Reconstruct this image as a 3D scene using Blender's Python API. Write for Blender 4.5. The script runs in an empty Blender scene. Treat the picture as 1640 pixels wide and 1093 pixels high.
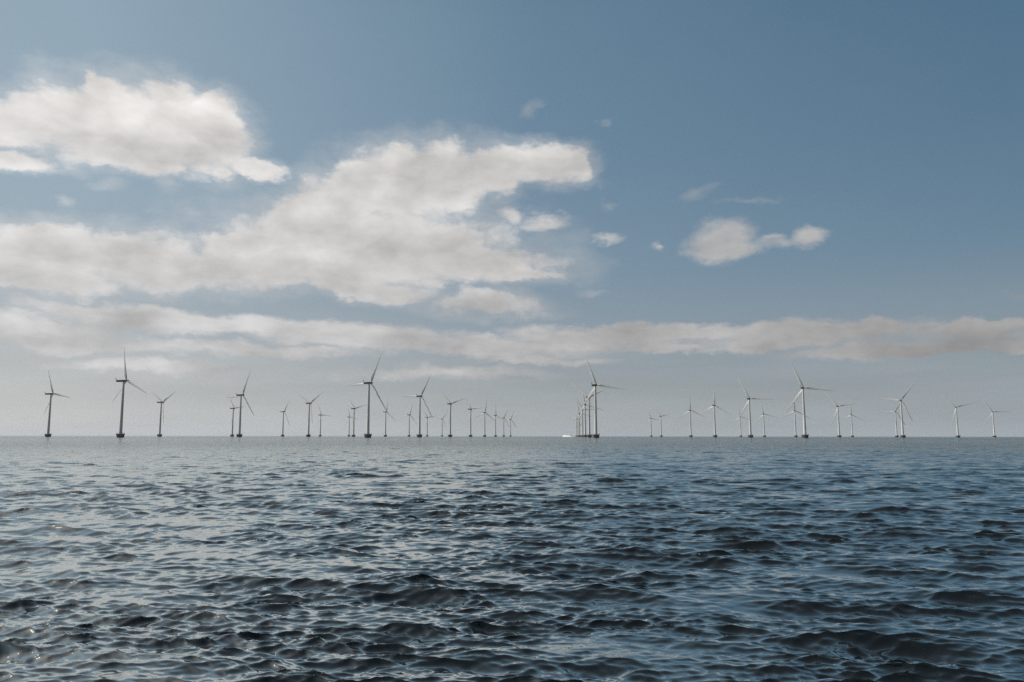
import bpy, bmesh, math, random
import numpy as np
from mathutils import Vector, Matrix

R = math.radians
scene = bpy.context.scene
col = scene.collection
random.seed(7)

# ----------------------------------------------------------------------------
# camera : phone main lens, held a little above the water, tilted up 7 degrees
# ----------------------------------------------------------------------------
FPX = 1230.0                       # focal length in pixels of the 1640 wide photo
PITCH = math.atan(152.0 / FPX)
ROLL = R(0.07)
CAM_H = 2.5
cam_d = bpy.data.cameras.new('camera')
cam_d.sensor_width = 36.0
cam_d.lens = 36.0 * FPX / 1640.0
cam_d.clip_start = 0.1
cam_d.clip_end = 60000
cam = bpy.data.objects.new('camera', cam_d)
col.objects.link(cam)
cam.location = (0, 0, CAM_H)
cam.rotation_euler = (Matrix.Rotation(R(90) + PITCH, 4, 'X') @ Matrix.Rotation(ROLL, 4, 'Z')).to_euler()
scene.camera = cam

SUN_AZ, SUN_EL = R(-78), R(40)      # azimuth clockwise from +Y (the way the camera looks)


def lin(c):
    return tuple((x / 255 / 12.92) if x / 255 <= 0.04045 else ((x / 255 + 0.055) / 1.055) ** 2.4 for x in c)


# ----------------------------------------------------------------------------
# world : Nishita sky, thin high veil, and clouds that live in sky directions
# ----------------------------------------------------------------------------
world = bpy.data.worlds.new("World")
scene.world = world
world.use_nodes = True
wt = world.node_tree
wt.nodes.clear()


class G:
    """small helper to write node graphs as expressions"""

    def __init__(self, tree):
        self.t = tree

    def n(self, typ, **kw):
        nd = self.t.nodes.new(typ)
        for k, v in kw.items():
            setattr(nd, k, v)
        return nd

    def put(self, sock, v):
        if isinstance(v, bpy.types.NodeSocket):
            self.t.links.new(v, sock)
        elif v is not None:
            sock.default_value = v

    def m(self, op, a, b=None, c=None, clamp=False):
        nd = self.n('ShaderNodeMath', operation=op, use_clamp=clamp)
        for i, v in enumerate((a, b, c)):
            self.put(nd.inputs[i], v)
        return nd.outputs[0]

    def vm(self, op, a, b=None, out=0):
        nd = self.n('ShaderNodeVectorMath', operation=op)
        self.put(nd.inputs[0], a)
        if b is not None:
            self.put(nd.inputs[1], b)
        return nd.outputs['Value'] if out == 'v' else nd.outputs[0]

    def scale(self, a, s):
        nd = self.n('ShaderNodeVectorMath', operation='SCALE')
        self.put(nd.inputs[0], a)
        self.put(nd.inputs['Scale'], s)
        return nd.outputs[0]

    def xyz(self, x, y, z=0.0):
        nd = self.n('ShaderNodeCombineXYZ')
        for i, v in enumerate((x, y, z)):
            self.put(nd.inputs[i], v)
        return nd.outputs[0]

    def sep(self, v):
        nd = self.n('ShaderNodeSeparateXYZ')
        self.put(nd.inputs[0], v)
        return nd.outputs

    def step(self, v, lo, hi, a=0.0, b=1.0, kind='SMOOTHSTEP'):
        nd = self.n('ShaderNodeMapRange', interpolation_type=kind)
        self.put(nd.inputs['Value'], v)
        for k, x in (('From Min', lo), ('From Max', hi), ('To Min', a), ('To Max', b)):
            self.put(nd.inputs[k], x)
        return nd.outputs[0]

    def noise(self, vec, scale, detail=4.0, rough=0.5, lac=2.0, color=False, dist=0.0):
        nd = self.n('ShaderNodeTexNoise', noise_dimensions='3D')
        self.put(nd.inputs['Vector'], vec)
        nd.inputs['Scale'].default_value = scale
        nd.inputs['Detail'].default_value = detail
        nd.inputs['Roughness'].default_value = rough
        nd.inputs['Lacunarity'].default_value = lac
        nd.inputs['Distortion'].default_value = dist
        return nd.outputs['Color' if color else 'Fac']

    def mix(self, f, a, b, blend='MIX'):
        nd = self.n('ShaderNodeMix', data_type='RGBA', blend_type=blend)
        self.put(nd.inputs[0], f)
        self.put(nd.inputs[6], a if isinstance(a, bpy.types.NodeSocket) else (*a, 1.0))
        self.put(nd.inputs[7], b if isinstance(b, bpy.types.NodeSocket) else (*b, 1.0))
        return nd.outputs[2]

    def ramp(self, v, stops):
        nd = self.n('ShaderNodeValToRGB')
        self.put(nd.inputs[0], v)
        el = nd.color_ramp.elements
        while len(el) > 1:
            el.remove(el[-1])
        el[0].position = stops[0][0]
        el[0].color = (*stops[0][1], 1)
        for p, c in stops[1:]:
            e = el.new(p)
            e.color = (*c, 1)
        return nd.outputs[0]


def pix_dir(px, py):
    """photo pixel -> sky azimuth, elevation (radians)"""
    X, Z = (px - 820) / FPX, -(py - 546.5) / FPX
    y = math.cos(PITCH) - Z * math.sin(PITCH)
    z = math.sin(PITCH) + Z * math.cos(PITCH)
    return math.atan2(X, y), math.atan2(z, math.hypot(X, y))


g = G(wt)
tc = g.n('ShaderNodeTexCoord')
d = tc.outputs['Generated']
dx, dy, dz = g.sep(d)
az = g.m('ARCTAN2', dx, dy)
el = g.m('ARCSINE', dz)
ael = g.m('ABSOLUTE', el)
P = g.xyz(az, el)

sky = g.n('ShaderNodeTexSky', sky_type='NISHITA')
sky.sun_disc = False
sky.sun_elevation = SUN_EL
sky.sun_rotation = SUN_AZ
sky.altitude = 0
sky.air_density = 1.0
sky.dust_density = 1.6
sky.ozone_density = 1.0
SKY_K = 0.10

sun_dir = Vector((math.sin(SUN_AZ) * math.cos(SUN_EL), math.cos(SUN_AZ) * math.cos(SUN_EL), math.sin(SUN_EL)))
cs = g.vm('DOT_PRODUCT', d, tuple(sun_dir), out='v')        # cosine of the angle to the sun
# thin bright high veil and sea haze: pale towards the sun, steel blue away from it
e01 = g.m('MULTIPLY', ael, 1.0 / R(90), clamp=True)


def veil(stops):
    return g.ramp(e01, [(e / 90.0, lin(c)) for e, c in stops])


v_sun = veil([(0.0, (197, 200, 203)), (2.0, (187, 190, 192)), (5.0, (180, 183, 185)), (10, (158, 170, 178)), (17, (148, 169, 182)), (30, (140, 163, 178)), (42, (92, 110, 122)), (58, (54, 66, 75)), (75, (40, 49, 57))])
v_mid = veil([(0.0, (176, 183, 189)), (1.2, (168, 174, 179)), (3.5, (152, 159, 164)), (7, (142, 154, 164)), (12, (123, 146, 162)), (20, (106, 135, 157)), (30, (97, 129, 151)), (42, (82, 104, 119)), (58, (56, 68, 78)), (75, (40, 49, 57))])
v_far = veil([(0.0, (166, 177, 185)), (1.0, (156, 166, 174)), (3.5, (144, 154, 162)), (6, (133, 147, 157)), (9, (122, 141, 154)), (13, (100, 129, 150)), (20, (85, 118, 142)), (30, (71, 107, 133)), (42, (64, 86, 102)), (58, (48, 60, 70)), (75, (36, 45, 53))])
# 0 towards the sun's side, 1 on the far side (angle measured round the horizon)
saz = g.m('ARCCOSINE', g.m('MULTIPLY', g.m('COSINE', g.m('SUBTRACT', az, SUN_AZ)), 0.9999))
v = g.mix(g.step(saz, R(48), R(80), kind='LINEAR'), v_sun, v_mid)
v = g.mix(g.step(saz, R(80), R(112), kind='LINEAR'), v, v_far)
v_back = veil([(0.0, (98, 106, 114)), (6, (80, 89, 97)), (20, (52, 62, 71)), (60, (38, 46, 54))])
v = g.mix(g.step(saz, R(118), R(150)), v, v_back)
# aureole round the sun, outside the picture
glow = g.m('POWER', g.m('MAXIMUM', cs, 0.0), 16.0)
v = g.mix(g.m('MULTIPLY', glow, 0.22), v, (0.95, 0.95, 0.93))
NISH = 0.12
base = g.mix(NISH, v, g.scale(sky.outputs[0], SKY_K))

# --- clouds: (cx, cy, rx, ry, turn, thinness) in pixels of the photo
CL = [
    # upper left cumulus
    (140, 190, 122, 58, 0, 0), (262, 200, 118, 62, 0, 0), (20, 190, 85, 36, 0, 0.05), (10, 248, 110, 22, -4, .1),
    (345, 225, 58, 66, 0, 0), (405, 272, 70, 18, 0, .1), (215, 255, 130, 30, 0, .1), (345, 190, 48, 40, 0, 0),
    (165, 148, 50, 26, 0, .15), (265, 150, 60, 24, 0, .25), (330, 160, 45, 25, 0, .4),
    (170, 298, 36, 16, 0, .55), (265, 298, 34, 22, 0, .55), (112, 325, 22, 13, 0, .6), (350, 280, 30, 22, 0, .3), (310, 350, 60, 20, 0, .85),
    # big central cumulus
    (650, 290, 105, 68, 0, 0), (560, 318, 110, 52, -20, 0), (480, 345, 85, 42, -25, 0), (395, 383, 105, 22, -12, 0),
    (715, 290, 70, 62, 0, 0), (800, 275, 62, 44, 0, 0), (870, 266, 70, 36, 0, 0), (922, 262, 36, 34, 0, 0),
    (600, 385, 240, 60, 0, 0), (720, 420, 180, 40, 0, 0), (480, 425, 260, 40, 0, 0), (250, 420, 230, 42, 0, 0),
    (80, 398, 130, 42, 0, 0), (60, 442, 140, 30, 0, 0), (830, 440, 90, 20, 0, .15), (770, 490, 120, 24, 3, .2),
    (590, 462, 130, 22, 4, .1), (650, 222, 28, 12, 0, .55), (880, 400, 60, 40, 0, .6),
    (815, 345, 32, 20, 15, -.8), (870, 358, 60, 18, 0, -.8), (970, 378, 70, 15, 0, -.4), (945, 466, 44, 10, 0, .65),
    (930, 430, 80, 40, 0, .85), (968, 330, 30, 8, 0, .8),
    # low band (2 + thinness): flat stratocumulus layer
    (210, 503, 180, 20, 2, 2), (60, 527, 170, 26, 0, 2), (330, 522, 230, 23, 3, 2), (560, 541, 240, 23, 3, 2),
    (790, 556, 170, 22, 2, 2), (960, 540, 150, 22, 1, 2), (1140, 531, 190, 15, 0, 2), (1340, 534, 170, 15, 0, 2),
    (1060, 560, 110, 11, 0, 2.1), (1440, 562, 190, 14, -1, 2), (1250, 556, 130, 12, 0, 2.2), (1610, 556, 120, 15, 0, 2.1),
    (1560, 527, 150, 12, 0, 2.15), (1280, 546, 440, 30, 0, 2.45), (1560, 540, 200, 28, 0, 2.4),
    (440, 567, 220, 14, 0, 2.25), (860, 580, 170, 11, 0, 2.35), (700, 600, 420, 22, 0, 2.55), (250, 585, 300, 22, 0, 2.5), (180, 550, 240, 16, 0, 2.25),
    (-120, 520, 160, 40, 0, 2), (-160, 400, 150, 60, 0, 0),
    # small smooth ones on the right (-1: soft humilis layer)
    (1158, 382, 50, 36, 0, -1), (1165, 400, 72, 15, 0, -1), (1283, 381, 36, 21, 0, -1), (1062, 386, 26, 13, 0, -.35),
    (1225, 388, 38, 16, 0, -.45), (1240, 395, 110, 22, 0, -.35),
    # wisps
    (850, 170, 26, 16, -25, .82), (1120, 303, 44, 14, -10, .86), (1190, 320, 64, 9, 3, .82), (965, 190, 22, 9, 0, .95),
    (1240, 593, 70, 9, 0, .65), (700, 602, 300, 14, 0, .8), (1450, 594, 200, 14, 0, .85), (330, 602, 260, 18, 0, .75),
    (1560, 622, 160, 12, 0, .85), (1640, 460, 60, 14, 0, .95),
]
Pn = g.vm('MULTIPLY', P, (1.0, 1.7, 1.0))
w1 = g.noise(Pn, 7.0, 2.0, 0.5, 2.1, color=True)
w2 = g.noise(Pn, 30.0, 6.0, 0.62, 2.1, color=True)
wv = g.vm('ADD', g.vm('MULTIPLY', g.vm('SUBTRACT', w1, (0.5, 0.5, 0.5)), (0.070, 0.040, 0.0)),
          g.vm('MULTIPLY', g.vm('SUBTRACT', w2, (0.5, 0.5, 0.5)), (0.034, 0.026, 0.0)))
Pw = g.vm('ADD', P, wv)
dist = None
dist2 = None
dist3 = None
dist4 = None
Pb = Pw
for i_c, (cx, cy, rx, ry, rot, thin) in enumerate(CL):
    if i_c % 6 == 5:
        # lets the shader compiler work through the list in blocks (its stack is small)
        nd = g.n('ShaderNodeVectorMath', operation='MULTIPLY_ADD')
        last = ln
        g.put(nd.inputs[0], last)
        nd.inputs[1].default_value = (1e-9, 1e-9, 1e-9)
        g.put(nd.inputs[2], Pw)
        Pb = nd.outputs[0]
    u0, v0 = pix_dir(cx, cy)
    ul, _ = pix_dir(cx - rx, cy)
    ur, _ = pix_dir(cx + rx, cy)
    _, vt = pix_dir(cx, cy - ry)
    _, vb = pix_dir(cx, cy + ry)
    mp = g.n('ShaderNodeMapping', vector_type='TEXTURE')
    mp.inputs['Location'].default_value = (u0, v0, 0)
    mp.inputs['Rotation'].default_value = (0, 0, R(-rot))
    mp.inputs['Scale'].default_value = ((ur - ul) / 2, (vt - vb) / 2, 1)
    g.put(mp.inputs['Vector'], Pb)
    ln = g.vm('LENGTH', mp.outputs[0], out='v')
    if thin >= 2:
        ln = g.m('ADD', ln, thin - 2)
        dist4 = ln if dist4 is None else g.m('SMOOTH_MIN', dist4, ln, 0.25)
        continue
    if thin < 0:
        ln = g.m('ADD', ln, (1 + thin) * 0.9)
        dist3 = ln if dist3 is None else g.m('SMOOTH_MIN', dist3, ln, 0.25)
        continue
    if thin >= 0.5:                # wisps and torn scraps: their own, softer layer
        ln = g.m('ADD', ln, (thin - 0.5) * 0.9)
        dist2 = ln if dist2 is None else g.m('SMOOTH_MIN', dist2, ln, 0.3)
        continue
    if thin:
        ln = g.m('ADD', ln, thin)
    dist = ln if dist is None else g.m('SMOOTH_MIN', dist, ln, 0.22)
def lobes(vec):
    nd = g.n('ShaderNodeTexVoronoi', voronoi_dimensions='2D', feature='F1')
    g.put(nd.inputs['Vector'], vec)
    nd.inputs['Scale'].default_value = 15.0
    nd.inputs['Detail'].default_value = 3.0
    nd.inputs['Roughness'].default_value = 0.55
    nd.inputs['Lacunarity'].default_value = 2.2
    return nd.outputs['Distance']


Pl = g.vm('ADD', Pn, g.scale(wv, 0.8))
vo1 = lobes(Pl)
f1 = g.noise(Pn, 17.0, 10.0, 0.60, 2.1)
r1 = g.noise(Pn, 8.0, 4.0, 0.48, 2.1)
r2 = g.noise(g.vm('ADD', Pn, (-0.020, 0.040, 0)), 8.0, 4.0, 0.48, 2.1)
f3 = g.noise(g.vm('MULTIPLY', P, (1.0, 5.0, 1.0)), 5.0, 4.0, 0.5)
nz = g.m('ADD', g.m('MULTIPLY', g.m('SUBTRACT', f1, 0.5), 0.36), g.m('MULTIPLY', g.m('SUBTRACT', vo1, 0.85), 0.30))
field = g.m('ADD', dist, nz)
dens = g.step(field, 1.24, 0.64)
gauze = g.m('MULTIPLY', g.step(g.m('ADD', dist, g.m('MULTIPLY', g.m('SUBTRACT', f1, 0.5), 1.1)), 1.65, 0.75), 0.38)
dens = g.m('MAXIMUM', dens, gauze)
soft = g.m('MULTIPLY', g.step(g.m('ADD', dist3, g.m('MULTIPLY', g.m('SUBTRACT', f1, 0.5), 0.5)), 1.2, 0.3), 0.88)
dens = g.m('MAXIMUM', dens, soft)
fw = g.m('ADD', dist2, g.m('MULTIPLY', g.m('SUBTRACT', f1, 0.5), 1.5))
wisp = g.m('MULTIPLY', g.step(fw, 1.25, 0.1), 0.30)
dens = g.m('SMOOTH_MAX', dens, wisp, 0.08, clamp=True)
fs = g.noise(g.vm('ADD', g.vm('MULTIPLY', P, (1.0, 4.2, 1.0)), (0, 3.3, 0)), 13.0, 9.0, 0.58)
band = g.step(g.m('ADD', dist4, g.m('ADD', g.m('MULTIPLY', g.m('SUBTRACT', fs, 0.5), 0.75), g.m('MULTIPLY', g.m('SUBTRACT', vo1, 0.85), 0.12))), 1.22, 0.55)
dens = g.m('MAXIMUM', dens, band)
relief = g.m('ADD', g.m('MULTIPLY', g.m('SUBTRACT', r1, r2), 0.85), g.m('MULTIPLY', g.m('SUBTRACT', 0.85, vo1), 0.13))
core = g.step(dist, 0.95, 0.2)
shade = g.m('ADD', 1.03, relief)
shade = g.m('SUBTRACT', shade, g.m('MULTIPLY', core, 0.08))
shade = g.m('MULTIPLY', shade, g.step(f3, 0.3, 0.7, 0.93, 1.06))
shade = g.m('MULTIPLY', shade, g.m('ADD', 1.0, g.m('MULTIPLY', band, g.step(fs, 0.3, 0.7, 0.02, -0.09))))
# clouds are brighter towards the sun and dimmer, warmer low down
cbright = g.step(cs, -0.15, 0.75, 0.43, 0.75, 'LINEAR')
ctint = g.ramp(g.m('MULTIPLY', ael, 1.0 / R(24)), [(0.0, (.985, .98, .985)), (0.35, (0.995, .985, .98)), (1.0, (1.015, .985, .955))])
cloud = g.scale(ctint, g.m('MULTIPLY', g.m('MULTIPLY', cbright, shade), g.step(el, R(5), R(16), 0.84, 1.0)))
# faint streaks in the low haze
stk = g.step(g.noise(g.vm('MULTIPLY', P, (1.0, 9.0, 1.0)), 3.0, 6.0, 0.6), 0.3, 0.7, 0.96, 1.05)
skyc = g.scale(base, g.m('ADD', 1.0, g.m('MULTIPLY', g.m('SUBTRACT', stk, 1.0), g.step(ael, R(11), R(5)))))
out_c = g.mix(dens, skyc, cloud)
bg = g.n('ShaderNodeBackground')
g.put(bg.inputs['Color'], out_c)
bg.inputs['Strength'].default_value = 1.0
wo = g.n('ShaderNodeOutputWorld')
wt.links.new(bg.outputs[0], wo.inputs[0])
world.cycles.sampling_method = 'MANUAL'
world.cycles.sample_map_resolution = 512

# sun
sd = bpy.data.lights.new('sun', 'SUN')
sd.energy = 5.0
sd.angle = R(0.5)
sd.color = (1.0, 0.955, 0.89)
so = bpy.data.objects.new('sun', sd)
col.objects.link(so)
so.rotation_euler = sun_dir.to_track_quat('Z', 'Y').to_euler()
so.location = (0, 0, 300)


# ----------------------------------------------------------------------------
# materials
# ----------------------------------------------------------------------------
def mat(name, colr, rough=0.5, spec=0.5, var=0.0, vscale=0.3, metallic=0.0):
    m = bpy.data.materials.new(name)
    m.use_nodes = True
    t = m.node_tree
    b = t.nodes['Principled BSDF']
    b.inputs['Roughness'].default_value = rough
    b.inputs['Metallic'].default_value = metallic
    b.inputs['Specular IOR Level'].default_value = spec
    gg = G(t)
    if var:
        tcn = gg.n('ShaderNodeTexCoord')
        nz = gg.noise(gg.vm('MULTIPLY', tcn.outputs['Object'], (1, 1, 0.25)), vscale, 5, 0.6)
        c = gg.mix(gg.step(nz, 0.35, 0.7), tuple(x * (1 - var) for x in colr), tuple(min(1, x * (1 + var)) for x in colr))
        gg.put(b.inputs['Base Color'], c)
    else:
        b.inputs['Base Color'].default_value = (*colr, 1)
    return m


M_TOWER = mat('light grey tower paint', (0.43, 0.425, 0.41), 0.5, 0.3, 0.06, 0.15)
M_BLADE = mat('light grey blade gelcoat', (0.45, 0.445, 0.43), 0.4, 0.35, 0.04, 0.2)
M_NAC = mat('grey nacelle shell', (0.13, 0.13, 0.128), 0.5, 0.3, 0.06, 0.5)
M_MAST = mat('dark galvanised mast', (0.05, 0.05, 0.05), 0.5, 0.4)
M_CONC = mat('wet dark concrete', (0.06, 0.06, 0.06), 0.7, 0.3, 0.25, 0.6)
M_DECK = mat('pale concrete deck', (0.30, 0.30, 0.29), 0.8, 0.2, 0.15, 0.8)
M_STEEL = mat('grey railing steel', (0.25, 0.25, 0.25), 0.5, 0.4)
M_HULL = mat('white boat paint', (0.80, 0.80, 0.79), 0.25, 0.5, 0.03, 1.0)
M_GLASS = mat('dark boat window', (0.02, 0.025, 0.03), 0.08, 0.5)
M_FOAM = mat('white water foam', (0.80, 0.82, 0.83), 0.9, 0.1, 0.1, 2.0)


def water_mat():
    m = bpy.data.materials.new('sea water')
    m.use_nodes = True
    t = m.node_tree
    t.nodes.clear()
    gg = G(t)
    body = gg.n('ShaderNodeBsdfDiffuse')               # what little light comes back out of deep water
    body.inputs['Color'].default_value = (0.007, 0.010, 0.0105, 1)
    refl = gg.n('ShaderNodeBsdfGlossy')
    refl.inputs['Color'].default_value = (0.975, 0.99, 0.955, 1)
    geo = gg.n('ShaderNodeNewGeometry')
    p = geo.outputs['Position']
    pr = gg.n('ShaderNodeVectorRotate', rotation_type='Z_AXIS')
    gg.put(pr.inputs['Vector'], p)
    pr.inputs['Angle'].default_value = R(12)
    q = gg.vm('MULTIPLY', pr.outputs[0], (0.55, 1.0, 0.0))
    r = gg.vm('LENGTH', gg.vm('MULTIPLY', p, (1, 1, 0)), out='v')
    # capillary ripples everywhere, and the chop that the mesh is too coarse to carry farther out
    n1 = gg.noise(q, 19.0, 4, 0.6)
    n2 = gg.noise(q, 1.5, 5, 0.62)
    n3 = gg.noise(q, 0.22, 6, 0.62)
    h = gg.m('MULTIPLY', n1, gg.step(r, 8, 60, 0.0008, 0.005, 'LINEAR'))
    h = gg.m('ADD', h, gg.m('MULTIPLY', n2, gg.step(r, 25, 220, 0.0, 0.40, 'LINEAR')))
    h = gg.m('ADD', h, gg.m('MULTIPLY', n3, gg.step(r, 150, 900, 0.0, 2.6, 'LINEAR')))
    gg.put(refl.inputs['Roughness'], gg.step(r, 15, 500, 0.02, 0.12, 'LINEAR'))
    bp = gg.n('ShaderNodeBump')
    bp.inputs['Strength'].default_value = 1.0
    bp.inputs['Distance'].default_value = 1.0
    gg.put(bp.inputs['Height'], h)
    gg.put(refl.inputs['Normal'], bp.outputs[0])
    # reflectance rises from 2 % face on to a mirror at grazing angles
    lw = gg.n('ShaderNodeLayerWeight')
    lw.inputs['Blend'].default_value = 0.5
    gg.put(lw.inputs['Normal'], bp.outputs[0])
    fr = gg.m('ADD', 0.02, gg.m('MULTIPLY', gg.m('POWER', lw.outputs['Facing'], 1.25), 0.97))
    mx = gg.n('ShaderNodeMixShader')
    gg.put(mx.inputs[0], fr)
    t.links.new(body.outputs[0], mx.inputs[1])
    t.links.new(refl.outputs[0], mx.inputs[2])
    out = gg.n('ShaderNodeOutputMaterial')
    t.links.new(mx.outputs[0], out.inputs[0])
    return m


# ----------------------------------------------------------------------------
# the sea : one sheet, waves as real displaced geometry
# ----------------------------------------------------------------------------
def build_sea():
    rng = np.random.RandomState(11)
    # wave components: wavelength (m), direction of travel, amplitude
    waves = []
    NW = 300
    LMIN, LMAX = 0.075, 7.0
    lam = np.exp(np.linspace(math.log(LMIN), math.log(LMAX), NW)) * rng.uniform(0.97, 1.03, NW)
    octs = NW / math.log2(LMAX / LMIN)                 # components per octave
    for L in lam:
        k = 2 * math.pi / L
        spread = (R(18) if L < 0.5 else R(11)) if rng.uniform() < 0.66 else R(29)
        th = R(189) + float(np.clip(rng.normal(0, 1), -1.7, 1.7)) * spread        # azimuth the wave travels to
        so_ = float(np.interp(math.log2(L * 1.7), [-3.6, -2.5, -1.5, -0.5, 0.6, 1.6, 2.8], [.15, .20, .19, .17, .14, .095, .030]))   # rms slope per octave
        slope = so_ / math.sqrt(octs)
        a = slope * math.sqrt(2) / k * rng.uniform(0.5, 1.4)
        waves.append((k, math.sin(th), math.cos(th), a, rng.uniform(0, 2 * math.pi), L))
    # rows (distance) and columns (azimuth)
    rr = [0.0, 1.0, 2.0, 3.0, 3.8]
    r = 4.2
    while r < 14500:
        rr.append(r)
        if r < 300:
            dr = min(max(0.62 * r * r / (CAM_H * 768), 0.012), 0.0028 * r)
        else:
            dr = min(0.0028 * r * (r / 300) ** 1.2, 0.2 * r)
        r += dr
    rr = np.array(rr)
    fan = np.radians(np.arange(-43, 43.0001, 0.062))
    side = np.radians(np.concatenate([np.arange(-180, -43.5, 1.5), ]))
    side2 = np.radians(np.arange(43.9, 179.9, 1.5))
    aa = np.concatenate([side, fan, side2])
    nr, na = len(rr), len(aa)
    dth = np.empty(na)
    dth[:] = np.radians(0.062)
    dth[:len(side)] = R(1.5)
    dth[len(side) + len(fan):] = R(1.5)
    drs = np.gradient(rr)
    co = np.empty((nr, na, 3), dtype=np.float32)
    CH = 64
    for i0 in range(0, nr, CH):
        i1 = min(nr, i0 + CH)
        rad = rr[i0:i1, None]
        X = (rad * np.sin(aa)[None, :]).astype(np.float32)
        Y = (rad * np.cos(aa)[None, :]).astype(np.float32)
        sp = np.maximum(drs[i0:i1, None] * 1.0, rad * dth[None, :]).astype(np.float32)
        Z = np.zeros_like(X)
        DX = np.zeros_like(X)
        DY = np.zeros_like(X)
        # gusts: patches where the short chop is stronger or weaker
        gust = 1.0 + 0.28 * np.sin(X * 0.21 + 0.13 * Y + 1.0) * np.sin(Y * 0.17 - 0.08 * X + 0.5) + 0.16 * np.sin(0.05 * Y + 0.031 * X)
        for kx, ky, p1, wgt in ((0.9, 1.7, 0.3, .22), (-1.3, 1.1, 2.1, .22), (0.55, -2.6, 4.0, .20), (2.1, 0.7, 1.2, .16), (-0.4, 0.62, 5.0, .22)):
            gust += wgt * np.sin(kx * X + ky * Y + p1 + 0.8 * np.sin(0.6 * ky * X - 0.5 * kx * Y))
        gust = np.clip(0.25 + 0.75 * gust, 0.4, 1.6)
        smin = float(sp.min())
        for (k, sx, sy, a, ph, L) in waves:
            if L < 2.0 * smin:
                continue
            fade = np.clip((L / sp - 2.0) / 1.5, 0, 1)
            ang = (k * (sx * X + sy * Y) + ph).astype(np.float32)
            amp = a * fade * (gust if L < 1.2 else (0.5 + 0.5 * gust if L < 3 else 1.0))
            ang -= (0.42 if L > 0.3 else 0.25) * np.cos(ang)      # wind waves lean forward: steep lee faces, long backs
            c = np.cos(ang)
            s = np.sin(ang)
            Z += amp * c
            q = (0.95 if L < 2.5 else 0.8) * amp
            DX -= q * sx * s
            DY -= q * sy * s
        co[i0:i1, :, 0] = X + DX
        co[i0:i1, :, 1] = Y + DY
        co[i0:i1, :, 2] = Z
    co[0, :, :] = 0
    co[0, :, 2] = -0.3
    me = bpy.data.meshes.new('water')
    nv = nr * na
    me.vertices.add(nv)
    me.vertices.foreach_set('co', co.reshape(-1))
    idx = np.arange(nv, dtype=np.int32).reshape(nr, na)
    nxt = np.roll(idx, -1, axis=1)
    quads = np.stack([idx[1:-1], idx[2:], nxt[2:], nxt[1:-1]], axis=-1).reshape(-1, 4)
    nf = len(quads)
    me.loops.add(nf * 4)
    me.loops.foreach_set('vertex_index', quads.reshape(-1))
    me.polygons.add(nf)
    me.polygons.foreach_set('loop_start', np.arange(0, nf * 4, 4, dtype=np.int32))
    me.polygons.foreach_set('loop_total', np.full(nf, 4, dtype=np.int32))
    me.polygons.foreach_set('use_smooth', np.ones(nf, dtype=bool))
    me.update(calc_edges=True)
    ob = bpy.data.objects.new('water', me)
    col.objects.link(ob)
    ob.data.materials.append(water_mat())
    ob['kind'] = 'structure'
    print('SEA', nr, na, nv, 'zrms', float(co[5:600, :, 2].std()))
    return ob


build_sea()


# ----------------------------------------------------------------------------
# wind turbines
# ----------------------------------------------------------------------------
def new_obj(name, bm, material, parent=None, smooth=True):
    me = bpy.data.meshes.new(name)
    bmesh.ops.recalc_face_normals(bm, faces=bm.faces)
    bm.to_mesh(me)
    bm.free()
    if smooth:
        me.polygons.foreach_set('use_smooth', [True] * len(me.polygons))
    ob = bpy.data.objects.new(name, me)
    col.objects.link(ob)
    for mm in (material if isinstance(material, (list, tuple)) else [material]):
        me.materials.append(mm)
    if parent:
        ob.parent = parent
    return ob


def lathe(bm, prof, n=32, axis='z', mi=0):
    rings = []
    for (r, z) in prof:
        ring = []
        for i in range(n):
            a = 2 * math.pi * i / n
            p = (r * math.cos(a), r * math.sin(a), z)
            if axis == 'y':
                p = (r * math.cos(a), z, r * math.sin(a))
            ring.append(bm.verts.new(p))
        rings.append(ring)
    for a, b in zip(rings, rings[1:]):
        for i in range(n):
            f = bm.faces.new((a[i], a[(i + 1) % n], b[(i + 1) % n], b[i]))
            f.material_index = mi
    for ring in (rings[0], rings[-1]):
        f = bm.faces.new(ring)
        f.material_index = mi
    return rings


def tube(bm, a, b, r, n=8):
    a, b = Vector(a), Vector(b)
    q = (b - a).to_track_quat('Z', 'Y')
    ra = [bm.verts.new(a + q @ Vector((r * math.cos(2 * math.pi * i / n), r * math.sin(2 * math.pi * i / n), 0))) for i in range(n)]
    rb = [bm.verts.new(b + q @ Vector((r * math.cos(2 * math.pi * i / n), r * math.sin(2 * math.pi * i / n), 0))) for i in range(n)]
    for i in range(n):
        bm.faces.new((ra[i], ra[(i + 1) % n], rb[(i + 1) % n], rb[i]))
    bm.faces.new(ra)
    bm.faces.new(rb)


def box(bm, c, s):
    x, y, z = (v / 2 for v in s)
    vs = [bm.verts.new((c[0] + i * x, c[1] + j * y, c[2] + k * z)) for i in (-1, 1) for j in (-1, 1) for k in (-1, 1)]
    for f in ((0, 1, 3, 2), (4, 6, 7, 5), (0, 4, 5, 1), (2, 3, 7, 6), (0, 2, 6, 4), (1, 5, 7, 3)):
        bm.faces.new([vs[i] for i in f])
    return vs


HUB_Z, ROT_R, OVER = 68.0, 42.5, 3.4
TILT = R(5)
N_PARTS = 0


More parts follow.
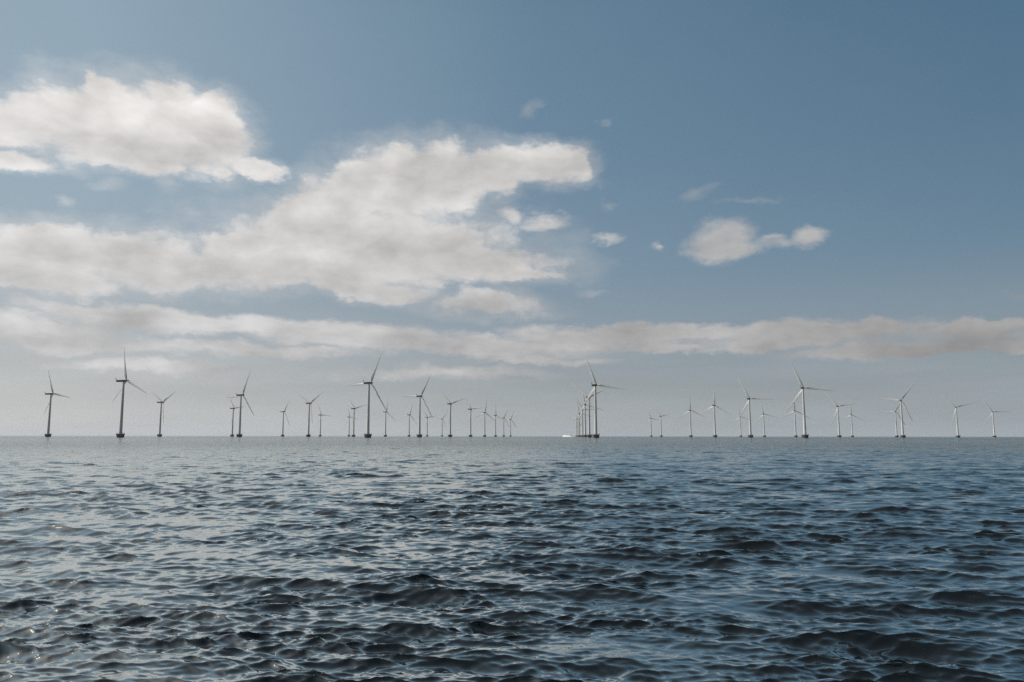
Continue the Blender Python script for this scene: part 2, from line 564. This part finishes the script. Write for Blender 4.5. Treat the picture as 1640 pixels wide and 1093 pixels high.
def make_parts():
    """one turbine's part objects around the root; the rotor axis is local +Y of nacelle, hub and blades"""
    root = bpy.data.objects.new('wind_turbine', None)
    root.empty_display_size = 5
    col.objects.link(root)
    # foundation: shaft in the water, flaring ice cone, work deck
    bm = bmesh.new()
    lathe(bm, [(3.9, -2.0), (4.0, 0.3), (4.15, 1.2), (4.45, 2.4), (4.75, 3.4), (4.85, 3.9), (4.85, 4.3)], 32)
    fo = new_obj('foundation', bm, M_CONC, root)
    bm = bmesh.new()
    lathe(bm, [(4.95, 4.303), (4.95, 4.62), (2.2, 4.66)], 32)
    new_obj('work_deck', bm, M_DECK, fo, smooth=False)
    bm = bmesh.new()
    for i in range(20):
        a = 2 * math.pi * i / 20
        b = 2 * math.pi * (i + 1) / 20
        pa = (4.8 * math.cos(a), 4.8 * math.sin(a))
        pb = (4.8 * math.cos(b), 4.8 * math.sin(b))
        tube(bm, (*pa, 4.61), (*pa, 5.7), 0.05, 6)
        for z in (5.15, 5.7):
            tube(bm, (*pa, z), (*pb, z), 0.045, 6)
    new_obj('railing', bm, M_STEEL, fo)
    bm = bmesh.new()
    for s in (-0.6, 0.6):
        tube(bm, (s, -3.0, -1.0), (s, -5.1, 4.6), 0.16, 8)
    for i in range(12):
        t = (i + 1) / 13
        tube(bm, (-0.6, -3.0 - 2.1 * t, -1 + 5.6 * t), (0.6, -3.0 - 2.1 * t, -1 + 5.6 * t), 0.05, 6)
    new_obj('boat_landing', bm, M_STEEL, fo)
    # tower
    bm = bmesh.new()
    lathe(bm, [(2.0, 4.66), (2.02, 4.9), (1.98, 5.0), (1.62, 30), (1.60, 30.2), (1.62, 30.3), (1.15, HUB_Z - 2.0), (1.2, HUB_Z - 1.6), (1.2, HUB_Z - 1.0)], 40)
    tw = new_obj('tower', bm, M_TOWER, root)
    bm = bmesh.new()
    box(bm, (0, -1.98, 6.2), (0.95, 0.16, 2.2))
    bmesh.ops.bevel(bm, geom=bm.edges[:], offset=0.05, segments=2, affect='EDGES')
    new_obj('access_door', bm, M_STEEL, tw, smooth=False)
    # nacelle : long rounded shell, lower at the tail
    bm = bmesh.new()
    sec = [(-9.6, .62, .75, .10), (-9.2, .95, 1.05, .05), (-7.5, 1.12, 1.22, .0), (-3.0, 1.28, 1.32, -.02), (0.4, 1.32, 1.36, .0), (1.6, 1.15, 1.2, .0), (2.1, .95, 1.0, .0)]
    rings = []
    n = 20
    for (y, w, h, zo) in sec:
        ring = []
        for i in range(n):
            a = 2 * math.pi * i / n
            ca, sa = math.cos(a), math.sin(a)
            e = 0.55
            ring.append(bm.verts.new((w * math.copysign(abs(ca) ** e, ca), y, zo + h * math.copysign(abs(sa) ** e, sa))))
        rings.append(ring)
    for a, b in zip(rings, rings[1:]):
        for i in range(n):
            bm.faces.new((a[i], a[(i + 1) % n], b[(i + 1) % n], b[i]))
    bm.faces.new(rings[0])
    bm.faces.new(rings[-1])
    na = new_obj('nacelle', bm, M_NAC, root)
    bm = bmesh.new()
    tube(bm, (0, -8.6, 0.9), (0, -10.6, 3.7), 0.28, 8)
    tube(bm, (-0.7, -10.3, 3.2), (0.7, -10.3, 3.2), 0.07, 6)
    for s in (-0.7, 0.7):
        tube(bm, (s, -10.3, 3.2), (s, -10.3, 3.9), 0.07, 6)
    tube(bm, (0, -8.0, 0.9), (0, -9.7, 2.4), 0.10, 6)
    new_obj('wind_mast', bm, M_MAST, na)
    # hub with nose cone
    bm = bmesh.new()
    lathe(bm, [(0.95, 2.12), (1.3, 2.25), (1.38, 2.7), (1.38, 3.9), (1.22, 4.7), (0.98, 5.6), (0.70, 6.4), (0.35, 6.95), (0.05, 7.1)], 28, 'y')
    new_obj('hub', bm, M_NAC, root)
    # blade: along +Z, chord mostly across the axis
    bm = bmesh.new()
    st = [(0.9, 1.7, 1.7, 70), (2.2, 1.7, 1.7, 60), (4.0, 2.5, 1.5, 34), (6.5, 3.5, 1.15, 20), (9.0, 3.75, 0.95, 14), (13, 3.4, 0.75, 9.5), (18, 2.9, 0.60, 6.5),
          (24, 2.4, 0.46, 4.0), (30, 1.95, 0.34, 2.2), (35, 1.6, 0.25, 1.0), (39, 1.25, 0.18, 0.3), (41.4, 0.95, 0.12, 0), (42.3, 0.6, 0.07, 0), (ROT_R, 0.20, 0.03, 0)]
    rings = []
    n = 18
    for (z, ch, th, tw_) in st:
        ring = []
        ca, sa = math.cos(R(tw_)), math.sin(R(tw_))
        circ = max(0.0, min(1.0, 1 - (z - 2.2) / 3.5))
        bend = 1.1 * (z / ROT_R) ** 2
        for i in range(n):
            a = 2 * math.pi * i / n
            x = math.cos(a) * 0.5 * ch
            thick = 0.5 * th * math.sin(a)
            taper = 1 - (1 - circ) * 0.55 * (0.5 - 0.5 * math.cos(a)) ** 1.0      # sharp trailing edge at -x
            y = thick * taper
            x -= (1 - circ) * 0.18 * ch
            ring.append(bm.verts.new((x * ca - y * sa, x * sa + y * ca + bend, z)))
        rings.append(ring)
    for a, b in zip(rings, rings[1:]):
        for i in range(n):
            bm.faces.new((a[i], a[(i + 1) % n], b[(i + 1) % n], b[i]))
    bm.faces.new(rings[0])
    bm.faces.new(rings[-1])
    new_obj('blade', bm, M_BLADE, root)
    return root


def copy_tree(o, parent=None):
    c = o.copy()
    col.objects.link(c)
    if parent:
        c.parent = parent
    for ch in list(o.children):
        copy_tree(ch, c)
    return c


# position (m), azimuth the rotor axis points to, rotor phase, label
TURB = [
    (-732.5, 1221.9, 28, 100, 'dark turbine nearest the left edge of the photo, one blade pointing low right'),
    (-469.2, 927.3, 32, 113, 'tallest dark turbine on the far left, one blade pointing straight up'),
    (-696.2, 1529.0, 30, 62, 'turbine with a Y of raised blades just right of the tallest left turbine'),
    (-674.5, 1865.6, 33, 85, 'smaller turbine standing close on the left of a big dark one, blades almost hidden'),
    (-440.6, 1250.9, 30, 25, 'big dark turbine with a smaller one close at its left side'),
    (-626.2, 2113.5, 34, 35, 'small faint turbine alone in a gap, one blade hanging down right'),
    (-411.6, 1564.8, 32, 58, 'medium dark turbine with a Y of raised blades and a tiny one on its right'),
    (-609.9, 2461.1, 32, 96, 'tiny turbine right of a medium Y shaped one, one blade level to the right'),
    (-572.9, 2720.1, 33, 105, 'tiny pale turbine touching a medium one, left of the tall black turbine'),
    (-382.5, 1868.3, 35, 78, 'medium turbine between a tiny pale one and the tall black turbine'),
    (-178.7, 959.7, 32, 27, 'tallest black turbine left of the middle, blade tip reaching the low cloud band'),
    (-349.3, 2135.8, 35, 9, 'small turbine at the lower blade tip of the tall black turbine'),
    (-322.7, 2426.3, 34, 20, 'small turbine close on the left of a tall turbine with a level left blade'),
    (-153.0, 1279.6, 30, 31, 'tall dark turbine with one blade level to the left and one down right'),
    (-304.7, 2780.3, 31, 82, 'tiny turbine behind the lower right blade tip of a tall dark turbine'),
    (-272.4, 3014.3, 31, 40, 'tiniest turbine, just left of a medium one with V shaped raised blades'),
    (-126.5, 1583.9, 34, 74, 'medium dark turbine leading the five smaller ones that shrink to the right'),
    (-101.8, 1902.2, 38, 86, 'first and largest of the five shrinking turbines, one blade level to the right'),
    (-77.0, 2187.9, 30, 9, 'second of the five shrinking turbines, two blades drooping like a tent'),
    (-53.0, 2495.8, 33, 118, 'third of the five shrinking turbines, one blade straight up'),
    (-29.8, 2814.0, 30, 29, 'fourth of the five shrinking turbines, one blade up to the right'),
    (-5.5, 3078.8, 33, 25, 'last and farthest of the five shrinking turbines, beside the empty gap'),
    (108.0, 994.8, 34, 100, 'tallest turbine in front of the receding row beside the white boat'),
    (130.9, 1308.0, 34, 67, 'second turbine of the receding row, just behind its tallest one'),
    (153.9, 1623.2, 34, 107, 'third turbine of the receding row, in its middle'),
    (177.5, 1942.3, 32, 90, 'fourth turbine of the receding row, narrow and pale'),
    (197.0, 2255.0, 34, 105, 'third last turbine of the receding row, near its far end'),
    (219.2, 2570.0, 34, 5, 'second last turbine of the receding row, close to the white boat'),
    (241.4, 2885.0, 34, 30, 'farthest turbine of the receding row, next to the white boat'),
    (519.8, 2885.1, 34, 103, 'left and smaller of the two tiny pale turbines right of the receding row'),
    (495.0, 2564.8, 36, 80, 'right and larger of the two tiny pale turbines right of the receding row'),
    (453.5, 1960.6, 32, 118, 'pale turbine with lowered side blades, left of a taller one in the same pose'),
    (432.8, 1647.8, 36, 2, 'white turbine with one blade upright and two lowered, taller of a similar pair'),
    (767.2, 2593.0, 34, 112, 'small faint turbine peeping out left of a tall white tower'),
    (417.4, 1353.7, 36, 93, 'tall white turbine with small turbines on both sides and one blade level right'),
    (747.4, 2290.0, 36, 107, 'small pale turbine standing alone right of a tall white one'),
    (729.8, 1989.2, 30, 0, 'small turbine close on the left of the tallest right hand turbine'),
    (396.4, 1046.4, 34, 98, 'tallest white turbine in the right half, long blade level to the right'),
    (715.4, 1691.1, 36, 82, 'white turbine under the right blade tip of the tallest right hand turbine'),
    (1037.8, 2358.4, 34, 0, 'small white turbine with one blade straight up, overlapped by its left neighbour'),
    (1017.0, 2044.5, 33, 30, 'smaller white turbine tucked behind a taller one with a level left blade'),
    (711.5, 1408.0, 34, 38, 'tall white turbine with one blade up right and a smaller one behind its left'),
    (1001.4, 1737.1, 34, 76, 'white turbine standing alone, larger of the last two whole ones on the right'),
    (1291.6, 2071.1, 34, 90, 'white turbine standing alone nearest the right edge of the photo'),
    (977.3, 1405.6, 32, 40, 'turbine cut off by the right edge of the photo, only a blade tip showing'),
]
GROUP = 'offshore wind turbines of the wind farm'
proto = make_parts()


def set_up(root, x, y, axis_az, phase, label, rot):
    root.location = (x, y, 0)
    root.rotation_euler = (0, 0, rot)
    root['label'] = label
    root['category'] = 'wind turbine'
    root['group'] = GROUP
    # frame of the machine on top, relative to the (turned) root
    yaw = Matrix.Rotation(-R(axis_az) - rot, 4, 'Z')
    head = Matrix.Translation((0, 0, HUB_Z)) @ yaw @ Matrix.Rotation(TILT, 4, 'X')
    blades = [c for c in root.children if c.name.startswith('blade')]
    for c in root.children:
        if c.name.startswith(('nacelle', 'hub')):
            c.matrix_local = head
    for k, b in enumerate(blades):
        b.matrix_local = head @ Matrix.Translation((0, OVER, 0)) @ Matrix.Rotation(R(phase + 120 * k), 4, 'Y')


b0 = [c for c in proto.children if c.name.startswith('blade')][0]
for k in range(2):
    b = b0.copy()
    col.objects.link(b)
    b.parent = proto
roots = [proto] + [copy_tree(proto) for _ in TURB[1:]]
for i, (o, (x, y, a, ph, lab)) in enumerate(zip(roots, TURB)):
    set_up(o, x, y, a, ph, lab, R(37 * i % 60))


# ----------------------------------------------------------------------------
# white boat far out, left of the receding row
# ----------------------------------------------------------------------------
def make_boat():
    root = bpy.data.objects.new('motor_boat', None)
    col.objects.link(root)
    root['label'] = 'small white passenger boat on the horizon left of the receding row of turbines'
    root['category'] = 'boat'
    # hull, bow towards -X, 30 m
    bm = bmesh.new()
    st = [(-15.5, 0.06, 4.3, 3.2), (-13, 1.3, 4.0, 0.3), (-9, 2.5, 3.6, -0.6), (-3, 3.2, 3.2, -1.0), (5, 3.3, 3.0, -1.0), (12, 3.1, 2.9, -0.9), (14.5, 2.9, 2.9, -0.7)]
    rings = []
    for (x, w, top, bot) in st:
        pts = [(-w, top), (-w * .96, (top + bot) / 2), (-w * .55, bot + .25), (0, bot), (w * .55, bot + .25), (w * .96, (top + bot) / 2), (w, top)]
        rings.append([bm.verts.new((x, p, z)) for p, z in pts])
    for a, b in zip(rings, rings[1:]):
        for i in range(6):
            bm.faces.new((a[i], a[i + 1], b[i + 1], b[i]))
        bm.faces.new((a[6], a[0], b[0], b[6]))
    bm.faces.new(rings[0])
    bm.faces.new(rings[-1])
    new_obj('hull', bm, M_HULL, root, smooth=False)
    # long saloon
    bm = bmesh.new()
    vs = box(bm, (2.0, 0, 4.05), (19, 5.0, 2.3))
    for v in vs:
        if v.co.z > 4 and v.co.x < 0:
            v.co.x += 2.0
    bmesh.ops.bevel(bm, geom=bm.edges[:], offset=0.15, segments=2, affect='EDGES')
    cb = new_obj('cabin', bm, M_HULL, root, smooth=False)
    for s in (-1, 1):
        for k in range(6):
            bm = bmesh.new()
            box(bm, (-2.6 + k * 2.5, s * 2.503, 4.45), (1.8, 0.05, 0.9))
            new_obj('window', bm, M_GLASS, cb, smooth=False)
    # wheelhouse well forward, and mast
    bm = bmesh.new()
    vs = box(bm, (-6.2, 0, 5.4), (5.0, 4.0, 3.6))
    for v in vs:
        if v.co.z > 5:
            v.co.x += 0.9 if v.co.x < -6.2 else -0.2
    bmesh.ops.bevel(bm, geom=bm.edges[:], offset=0.15, segments=2, affect='EDGES')
    wh = new_obj('wheelhouse', bm, M_HULL, root, smooth=False)
    for s in (-1, 1):
        bm = bmesh.new()
        box(bm, (-6.0, s * 2.003, 6.2), (3.2, 0.05, 0.9))
        new_obj('window', bm, M_GLASS, wh, smooth=False)
    bm = bmesh.new()
    tube(bm, (-6.0, 0, 7.15), (-5.6, 0, 11.2), 0.16, 8)
    tube(bm, (-5.75, -1.3, 9.6), (-5.75, 1.3, 9.6), 0.08, 6)
    box(bm, (-5.85, 0, 8.6), (0.5, 1.8, 0.25))
    new_obj('mast', bm, M_HULL, root, smooth=False)
    # white bow wave and wash along the side
    bm = bmesh.new()
    N = 44
    prev = None
    for i in range(N + 1):
        t = i / N
        x = -17.5 + 46 * t
        wdt = 2.6 + 2.4 * t
        hgt = 0.25 + 1.1 * math.exp(-((t - 0.06) / 0.09) ** 2) + 0.25 * random.random() + 0.5 * math.exp(-((t - 0.68) / 0.12) ** 2)
        row = [bm.verts.new((x, -wdt - 1.2, -0.2)), bm.verts.new((x, -wdt - 0.5, hgt * .8)), bm.verts.new((x, -wdt + 0.2, hgt)),
               bm.verts.new((x, -wdt + 0.7, 0.1)), bm.verts.new((x, wdt - 0.7, 0.1)), bm.verts.new((x, wdt - 0.2, hgt)), bm.verts.new((x, wdt + 1.2, -0.2))]
        if prev:
            for j in range(6):
                bm.faces.new((prev[j], prev[j + 1], row[j + 1], row[j]))
        prev = row
    return root, bm


boat, fbm = make_boat()
BX, BY = 178.0, 2490.0
boat.location = (BX, BY, 0.3)
boat.rotation_euler = (0, 0, R(-42))
boat.scale = (1.15, 1.0, 1.0)
fo = new_obj('wake_foam', fbm, M_FOAM)
fo['kind'] = 'stuff'
fo['label'] = 'white bow wave and wash around the small white boat'
fo['category'] = 'foam'
fo.location = (BX, BY, 0.05)
fo.rotation_euler = (0, 0, R(-42))

# ----------------------------------------------------------------------------
# thin even sea haze
# ----------------------------------------------------------------------------
hb = bmesh.new()
box(hb, (0, 0, 70), (29400, 29400, 150))
hz = new_obj('haze', hb, [], None, smooth=False)
hm = bpy.data.materials.new('thin sea haze')
hm.use_nodes = True
hm.node_tree.nodes.clear()
pv = hm.node_tree.nodes.new('ShaderNodeVolumePrincipled')
pv.inputs['Color'].default_value = (0.82, 0.87, 0.92, 1)
pv.inputs['Density'].default_value = 0.000026
pv.inputs['Anisotropy'].default_value = 0.2
ho = hm.node_tree.nodes.new('ShaderNodeOutputMaterial')
hm.node_tree.links.new(pv.outputs[0], ho.inputs['Volume'])
hz.data.materials.append(hm)
hz['kind'] = 'stuff'
hz['label'] = 'thin pale sea haze hanging low over the whole water'
hz['category'] = 'haze'

# ----------------------------------------------------------------------------
# render settings
# ----------------------------------------------------------------------------
scene.view_settings.view_transform = 'Standard'
scene.view_settings.look = 'None'
scene.view_settings.exposure = 0
scene.view_settings.gamma = 1
scene.cycles.max_bounces = 6
scene.cycles.glossy_bounces = 3
scene.cycles.diffuse_bounces = 3
scene.cycles.use_denoising = False
scene.cycles.sample_clamp_indirect = 4.0
scene.cycles.sample_clamp_direct = 1.6
